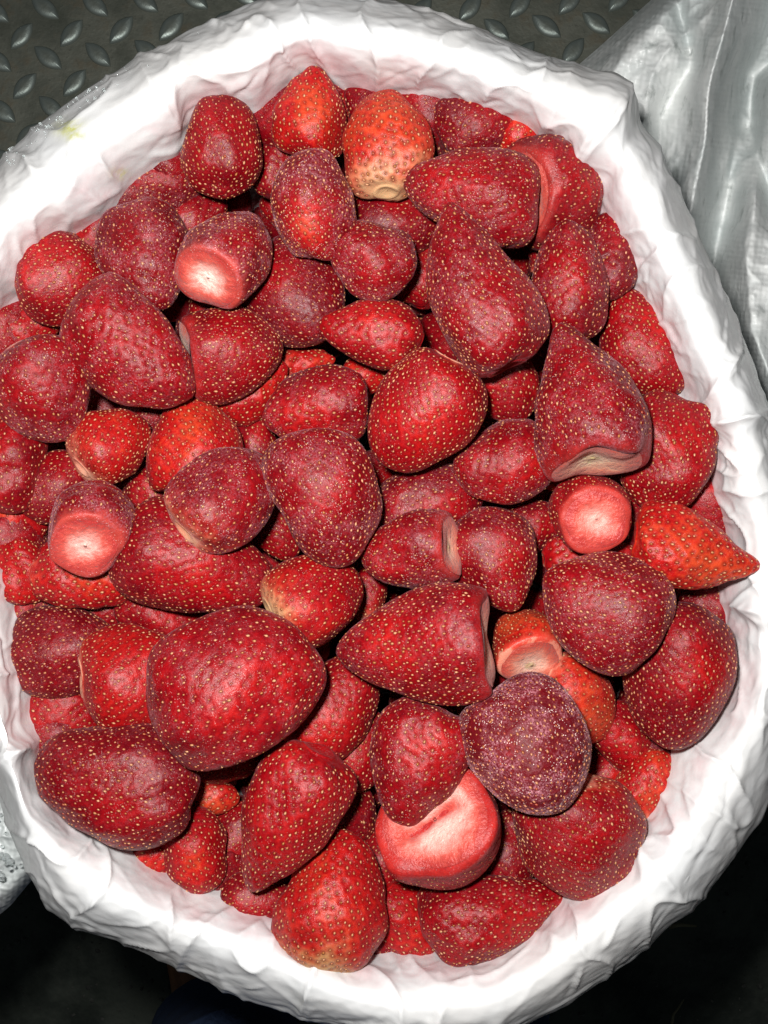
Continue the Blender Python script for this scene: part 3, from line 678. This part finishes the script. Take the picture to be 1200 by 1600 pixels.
 (1018,1150,-60,110, 70,  0,1.6,.22,.20,.0,.10,0,'dark strawberry tip under the big wine red one'),
 (765,1085, 10,110, 90,  0,1.6,.22,.15,.0,.10,0,'dark strawberry between the glowing pale base and the purple frosty one'),
 (350,1188,  0,110, 70,  0,1.8,.34,.08,.0,.10,0,'seedy strawberry showing below the largest one'),
 (268,1150,-20,100, 80,  0,1.6,.36,.08,.0,.10,0,'red strawberry in the gap between the largest one and the big dark oval'),
 (548,1262,-70,110, 80,  0,1.6,.26,.10,.0,.10,0,'dark strawberry right of the long one near the bottom'),
 (576,925, 80, 80, 60,  0,1.2,.40,.05,.9,.10,0,'small pale end of a strawberry in the gap right of the pale greenish end'),
 (425,1000, 60,100, 80,  0,1.0,.24,.10,.0,.10,0,'dark strawberry in the gap above the largest one'),
 (1090,940,  0,100, 50,  0,1.4,.26,.30,.0,.10,0,'dark strawberry strip below the pointed orange one'),
 (240,640, 40,110, 90,  0,1.2,.20,.30,.0,.10,0,'dark strawberry in the gap below the large slanting oval'),
 (870,390, 60,110, 80,  0,0.8,.30,.10,.3,.10,0,'strawberry piece in the gap below the pale crescent shoulder'),
 (366,1306, 60,110, 84,  0,1.5,.36,.08,.0,.10,0,'small strawberry in the hole left of the long one near the bottom'),
 (301,338, 20,110, 84,  0,1.3,.30,.12,.0,.10,0,'dark strawberry in the gap above the one with the pinkish white cut end'),
 (953,1204, 40,104, 84,  0,1.5,.42,.08,.0,.10,0,'red strawberry in the gap right of the dark purple frosty one'),
 (596,1352, 80,104, 84,  0,1.3,.34,.08,.0,.10,0,'dark strawberry in the gap left of the large hollow pink cut face'),
 (60,960,  0,110, 70,  0,1.4,.30,.10,.0,.10,0,'dark strawberry strip above the very dark one at left'),
]
def rad_dir(b, ang):
    L, Wd, t = b[3], b[4], R(b[5])
    a = math.sqrt((L * math.cos(t)) ** 2 + (Wd * math.sin(t)) ** 2) / 2; c = Wd / 2
    d = ang - R(b[2]); return a * c / math.hypot(c * math.cos(d), a * math.sin(d))
def solve_heights():
    z0 = np.array([-.040 + b[6] * .0108 for b in B]); z = z0.copy()
    # the heap is domed: the middle stands a little higher than the edge
    pairs = []
    for i in range(len(B)):
        for j in range(i + 1, len(B)):
            dx, dy = B[j][0] - B[i][0], B[i][1] - B[j][1]; d = math.hypot(dx, dy)
            if d < 1: continue
            a = math.atan2(dy, dx); rs = rad_dir(B[i], a) + rad_dir(B[j], a + math.pi)
            if d < rs * .97:
                need = .50 * math.sqrt(rs * rs - d * d) * S
                pairs.append((i, j, need) if B[i][6] > B[j][6] else (j, i, need))
    for it in range(120):
        for hi, lo, need in pairs:
            gap = z[hi] - z[lo]
            if gap < need:
                q = (need - gap) * .22; z[hi] += q * .5; z[lo] -= q * .5
        z += (z0 - z) * .03
    for i, b in enumerate(B):            # fruit near the rim rests on the sloping film
        a = math.atan2(CY - b[1], b[0] - CX); d = np.interp(a, TH, RI, period=2 * math.pi) - math.hypot(b[0] - CX, b[1] - CY)
        if d < 110: z[i] = max(z[i], float(np.interp(d, [0, 22, 48, 78, 110], [-.003, -.013, -.030, -.052, -.080])) + .30 * min(b[3], b[4]) / 2 * S)
    return np.clip(z, -.085, .036)
ZB = solve_heights()
GROUP = 'strawberries in the lined bucket'
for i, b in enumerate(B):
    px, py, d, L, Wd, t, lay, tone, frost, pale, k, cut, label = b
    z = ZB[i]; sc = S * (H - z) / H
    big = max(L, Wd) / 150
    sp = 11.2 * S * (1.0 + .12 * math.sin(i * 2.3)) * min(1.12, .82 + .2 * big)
    body, seeds, cf = make_berry_mesh(L * sc * 1.03, Wd * sc * 1.03, k + .10, 512 if i == 9 else 100 + i, cut, sp, res=min(1.75, max(.62, big * 1.12)), e=.80 + .1 * ((i * 37) % 10) / 10, bend=.05 * math.sin(i * 1.7), flat=.95, hollow=(i == 75), blush_lit={10: 2.6, 64: 1.2, 71: 1.8, 47: 1.3, 45: 1.4, 0: 1.5, 30: 1.2, 65: .3}.get(i, .7 + .4 * math.sin(i * 5.1)),
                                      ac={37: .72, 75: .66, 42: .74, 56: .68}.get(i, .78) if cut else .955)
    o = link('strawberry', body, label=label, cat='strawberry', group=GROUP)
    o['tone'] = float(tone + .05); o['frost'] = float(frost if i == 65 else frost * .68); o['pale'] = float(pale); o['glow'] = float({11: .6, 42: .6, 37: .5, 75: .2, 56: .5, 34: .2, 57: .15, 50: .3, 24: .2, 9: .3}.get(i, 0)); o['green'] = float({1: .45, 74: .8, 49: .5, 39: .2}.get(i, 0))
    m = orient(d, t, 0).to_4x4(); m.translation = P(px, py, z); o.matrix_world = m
    s = link('seeds', seeds, parent=o, kind='stuff'); s['seedred'] = float(max(0, .35 - tone) * 1.2 + .15 * ((i * 13) % 7) / 7)
    if cf:
        c = link('cut_face', cf, parent=o); c['white'] = float({11: .85, 42: .6, 37: .22, 75: .6, 56: .3}.get(i, 0)); c['pink'] = float({9: .6, 56: .35, 11: .85, 24: .1, 29: .25, 34: .02, 37: 1., 39: .25, 42: 1., 49: .1, 50: .45, 57: .15, 75: .95}.get(i, .5)); c['green'] = float(0.0 if i in (11, 42, 75, 37) else .6)
        if i == 75: c['label'] = 'large hollow pink cut face'
# deeper layers glimpsed in the gaps: six shapes, copied
protos = [make_berry_mesh(.033, .029 + .002 * (q % 3), .1 + .05 * q, 900 + q, 0, 14 * S, res=.72) for q in range(5)]
cnt = 0
def inside(px, py, m):
    a = math.atan2(CY - py, px - CX); r_ = np.interp(a, TH, RI, period=2 * math.pi); return math.hypot(px - CX, py - CY) < r_ - m
for layer, (z, st) in enumerate(((-.058, 128), (-.090, 150))):
    for iy in range(14):
        for ix in range(12):
            px = -60 + (ix + (iy % 2) * .5 + layer * .3) * st + rng.normal(0, 8); py = 90 + iy * st * .87 + rng.normal(0, 8)
            if not inside(px, py, 55 + 25 * layer): continue
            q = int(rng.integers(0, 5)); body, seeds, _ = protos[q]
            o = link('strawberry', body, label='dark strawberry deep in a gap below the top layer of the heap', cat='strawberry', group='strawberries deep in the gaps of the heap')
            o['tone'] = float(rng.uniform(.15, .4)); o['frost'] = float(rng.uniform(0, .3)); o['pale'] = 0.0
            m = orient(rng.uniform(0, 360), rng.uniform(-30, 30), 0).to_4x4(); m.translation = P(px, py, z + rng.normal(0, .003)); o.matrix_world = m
            s = link('seeds', seeds, parent=o, kind='stuff'); s['seedred'] = .3
ang = -math.pi; rim_fill = 0
while ang < math.pi:
    ri = float(np.interp(ang, TH, RI, period=2 * math.pi)); inset = rng.uniform(24, 40)
    px, py = CX + (ri - inset) * math.cos(ang), CY - (ri - inset) * math.sin(ang)
    body, seeds, _ = protos[int(rng.integers(0, 5))]
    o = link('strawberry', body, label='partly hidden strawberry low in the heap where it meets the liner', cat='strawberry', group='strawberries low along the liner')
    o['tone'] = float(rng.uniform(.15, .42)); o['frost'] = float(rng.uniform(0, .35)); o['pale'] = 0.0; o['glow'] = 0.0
    m = orient(rng.uniform(0, 360), rng.uniform(-30, 30), 0).to_4x4() @ Matrix.Scale(rng.uniform(.72, .95), 4); m.translation = P(px, py, -.020 + rng.normal(0, .0015)); o.matrix_world = m
    sd = link('seeds', seeds, parent=o, kind='stuff'); sd['seedred'] = .2
    ang += rng.uniform(62, 80) / ri
bucket()
bpy.context.view_layer.update()
dg = bpy.context.evaluated_depsgraph_get(); seen = set(); hits = {}
for gy in range(90, 1520, 5):
    for gx in range(-10, 1210, 5):
        dr = (P(gx, gy, 0) - Vector((0, 0, H))).normalized()
        hit = SC.ray_cast(dg, Vector((0, 0, H)), dr)
        if hit[0]:
            seen.add(hit[4].name); q = hit[4].parent if hit[4].parent else hit[4]; hits[q.name] = hits.get(q.name, 0) + 1
drop = []
for o in C.objects:
    if o.get('group', '').startswith('strawberries low') and hits.get(o.name, 0) < 5: drop += list(o.children) + [o]; continue
    if o.get('group', '').startswith('strawberries deep') and o.location.z < -.07:
        ch = list(o.children)
        if o.name not in seen and not any(c.name in seen for c in ch): drop += ch + [o]
bpy.data.batch_remove(drop)

# ------------------------------------------------------------------ the sacks beside the bucket
def cloth(name, quad, nu, nv, zfun, mat, label, cat, thick=.0004, **kw):
    """a cloth laid over a four sided patch given by photo positions"""
    V = np.zeros((nu, nv, 3)); UV = np.zeros((nu, nv, 2))
    for i in range(nu):
        for j in range(nv):
            u, v = i / (nu - 1), j / (nv - 1)
            px = (quad[0][0] * (1 - u) + quad[1][0] * u) * (1 - v) + (quad[3][0] * (1 - u) + quad[2][0] * u) * v
            py = (quad[0][1] * (1 - u) + quad[1][1] * u) * (1 - v) + (quad[3][1] * (1 - u) + quad[2][1] * u) * v
            z, ox, oy = zfun(px, py, u, v); p = P(px + ox, py + oy, z); V[i, j] = p; UV[i, j] = (px * S, py * S)
    me = mesh_np(name, V.reshape(-1, 3), grid_faces(nu, nv))
    uvl = me.uv_layers.new(name='UVMap'); li = np.zeros(len(me.loops), np.int32); me.loops.foreach_get('vertex_index', li)
    uvl.data.foreach_set('uv', UV.reshape(-1, 2)[li].astype(np.float32).ravel())
    return link(name, me, mat, label=label, cat=cat, **kw)
def seg_d(px, py, pts):
    """signed distance to a crease line (positive on its right going down) """
    best = 1e9; sg = 1; tt = 0
    for k in range(len(pts) - 1):
        ax_, ay = pts[k]; bx, by = pts[k + 1]; dx, dy = bx - ax_, by - ay
        t = max(0, min(1, ((px - ax_) * dx + (py - ay) * dy) / (dx * dx + dy * dy)))
        ex, ey = px - ax_ - t * dx, py - ay - t * dy; d = math.hypot(ex, ey)
        if d < best: best = d; sg = 1 if dx * (py - ay) - dy * (px - ax_) < 0 else -1
    return best * sg
CREASES = [([(1160, -60), (1122, 110), (1095, 260), (1072, 420), (1100, 620)], .030, 26),
           ([(1040, -60), (1092, 100), (1035, 190), (1020, 300)], -.010, 16),
           ([(1215, 20), (1172, 130), (1140, 300), (1110, 470)], -.024, 30),
           ([(1240, 60), (1185, 120), (1178, 200), (1215, 330)], -.026, 22),
           ([(1200, 230), (1165, 380), (1180, 520), (1230, 640)], .012, 20)]
def zsack(px, py, u, v):
    q = Vector((px * .004, py * .004, 0)); w = noise.noise_vector(q * 1.5)
    z = -.170 + .010 * noise.noise(q * 1.2)
    for pts, h, wd in CREASES:
        d = seg_d(px + w.x * 14, py, pts)
        z += 1.35 * h * (.7 * math.exp(-(d / wd) ** 2) + .3 * math.exp(-abs(d) / wd * 1.4))
    z += .0045 * (1 - abs(noise.noise(Vector((px * .016 + py * .006 + w.x, py * .004 - px * .002, 1)))) * 2)
    z += .0022 * (1 - abs(noise.noise(Vector((px * .03 + w.y, py * .03 + w.x, 2)))) * 2)
    z += .0008 * noise.noise(Vector((px * .11, py * .11, 2)))
    # left border turns down to the plate, the rest slumps down with distance from the bucket
    e = max(0, 1 - u / .10) ** 2
    z -= .055 * e
    z += .055 * float(sstep(px, 1090, 1200) * sstep(py, 180, 480))
    z -= .00006 * max(0, -py) + .00004 * max(0, px - 1250)
    ox = 6 * noise.noise(Vector((0, py * .01, 7))); oy = 0
    return z, ox * (1 - u), oy
cloth('woven_sack', [(1062, -40), (1420, -60), (1420, 900), (760, 230)], 260, 320, zsack, M_SACK,
      'silvery grey woven plastic sack lying in folds right of the bucket', 'sack')
def zleft(px, py, u, v):
    q = Vector((px * .01, py * .01, 4)); w = noise.noise_vector(q)
    z = -.09 + .010 * noise.noise(q * .8) + .006 * (1 - abs(noise.noise(Vector((px * .012 + w.x * .5, py * .02 + w.y * .5, 4)))) * 2) + .0008 * (1 - abs(noise.noise(Vector((px * .08 + w.x, py * .08, 4)))) * 2)
    z -= .03 * max(0, (v - .82) / .18) ** 2
    return z, 0, 5 * noise.noise(Vector((px * .03, 0, 0)))
ls = cloth('plastic_sheet', [(-160, 1180), (75, 1180), (56, 1372), (-160, 1590)], 130, 130, zleft, M_SACK,
      'crumpled grey plastic sheet with frozen droplets at the left edge below the rim', 'plastic sheet')
def sheet_drops():
    V, F = [], []; n = 0
    for i in range(46):
        px, py = (rng.uniform(-30, 40), rng.uniform(1335, 1372)) if i < 26 else (rng.uniform(-40, 35), rng.uniform(1260, 1340))
        r_ = rng.uniform(.0006, .0017) * (1 if i < 26 else .6); c = P(px, py, -.076)
        a = np.linspace(0, math.pi / 2, 6); b = np.linspace(0, 2 * math.pi, 14, endpoint=False)
        A, Bb = np.meshgrid(a[1:], b, indexing='ij')
        pts = np.stack([np.sin(A) * np.cos(Bb), np.sin(A) * np.sin(Bb), np.cos(A) * .7], -1).reshape(-1, 3) * r_ + np.array(c)
        top = np.array([[c.x, c.y, c.z + .7 * r_]])
        V.append(np.concatenate([pts, top])); f = grid_faces(5, 14, wrap_v=True)
        f = np.concatenate([f, np.array([[70, k, (k + 1) % 14, (k + 1) % 14] for k in range(14)])])
        F.append(f + n); n += 71
    f = np.concatenate(F); quads = f[f[:, 2] != f[:, 3]]; tri = f[f[:, 2] == f[:, 3]][:, :3]
    link('frozen_droplets', mesh_np('frozen_droplets', np.concatenate(V), quads, tri), M_DROP, parent=ls, kind='stuff')
sheet_drops()

# ------------------------------------------------------------------ the person standing below, in the dark
def person():
    root = bpy.data.objects.new('person', None); C.objects.link(root)
    root['label'] = 'person in navy trousers and brown shoes standing in the dark below the bucket'; root['category'] = 'person'
    gz = ZG + .01
    hip = Vector((-.05, -.62, -.25))
    base = P(388, 1568, -.62)
    for sx, off in ((-1, 0), (1, .24)):
        ax_, ay = base.x + off, base.y - .055 - (.10 if sx > 0 else 0)
        path, rad = [], []
        for i in range(34):
            t = i / 33
            z = gz + .06 + t * .86
            if sx < 0:
                q = min(1, t / .62); p0 = (ax_ - .10 + .10 * q, ay - .16 + .16 * q); w = max(0, (t - .62) / .38) ** 1.3
                path.append((p0[0] + (hip.x + sx * .085 - p0[0]) * w, p0[1] + (hip.y - p0[1]) * w, z)); rad.append(.062 + .022 * t + .004 * math.sin(t * 40) * (1 - t)); continue
            path.append((ax_ + (hip.x + sx * .085 - ax_) * t ** 1.5, ay + (hip.y - ay) * t ** 2 - .03 * math.sin(t * 3.1), z))
            rad.append(.062 + .022 * t + .004 * math.sin(t * 40) * (1 - t))
        V, f4, f3 = tube(path, rad, 28)
        for q in range(len(V)):
            nz = noise.noise(Vector(V[q] * 22)); V[q][0] += nz * .006; V[q][1] += nz * .006
        o = link('trouser_leg', mesh_np('trouser_leg', V, f4, f3), M_DENIM, parent=root)
        # shoe: lofted last shape pointing away from the body
        V = []; n = 20; fx = ax_ - (.10 if sx < 0 else 0); ay = ay - (.16 if sx < 0 else 0)
        prof = [(-.10, .020, .02), (-.09, .036, .055), (-.05, .040, .075), (0, .041, .072), (.05, .043, .058), (.10, .047, .046), (.14, .043, .040), (.165, .030, .032), (.176, .010, .020)]
        for y, w, h in prof:
            for k2 in range(n):
                a = 2 * math.pi * k2 / n; V.append((fx + w * math.cos(a) + (y * -.12 if sx < 0 else y * .12), ay + y, gz + .012 + max(0, h * math.sin(a)) + (0 if math.sin(a) >= 0 else -.006)))
        f = grid_faces(len(prof), n, wrap_v=True)
        link('shoe', mesh_np('shoe', np.array(V), f), M_SHOE, parent=root)
        V = []
        for y, w, h in prof:
            for k2, (dx, dz) in enumerate(((-1, 0), (1, 0), (1, .014), (-1, .014))): V.append((fx + dx * (w + .004) + (y * -.12 if sx < 0 else y * .12), ay + y * 1.03, gz - .004 + dz))
        link('sole', mesh_np('sole', np.array(V), grid_faces(len(prof), 4, wrap_v=True), [[0, 1, 2], [0, 2, 3], [32, 34, 33], [32, 35, 34]], False), M_SOLE, parent=root)
    V, f4, f3 = tube([(hip.x, hip.y, -.36), (hip.x, hip.y, -.30), (hip.x, hip.y - .01, -.22), (hip.x, hip.y - .01, -.14)], [.13, .165, .17, .155], 32)
    link('trouser_hips', mesh_np('trouser_hips', V, f4, f3), M_DENIM, parent=root)
person()
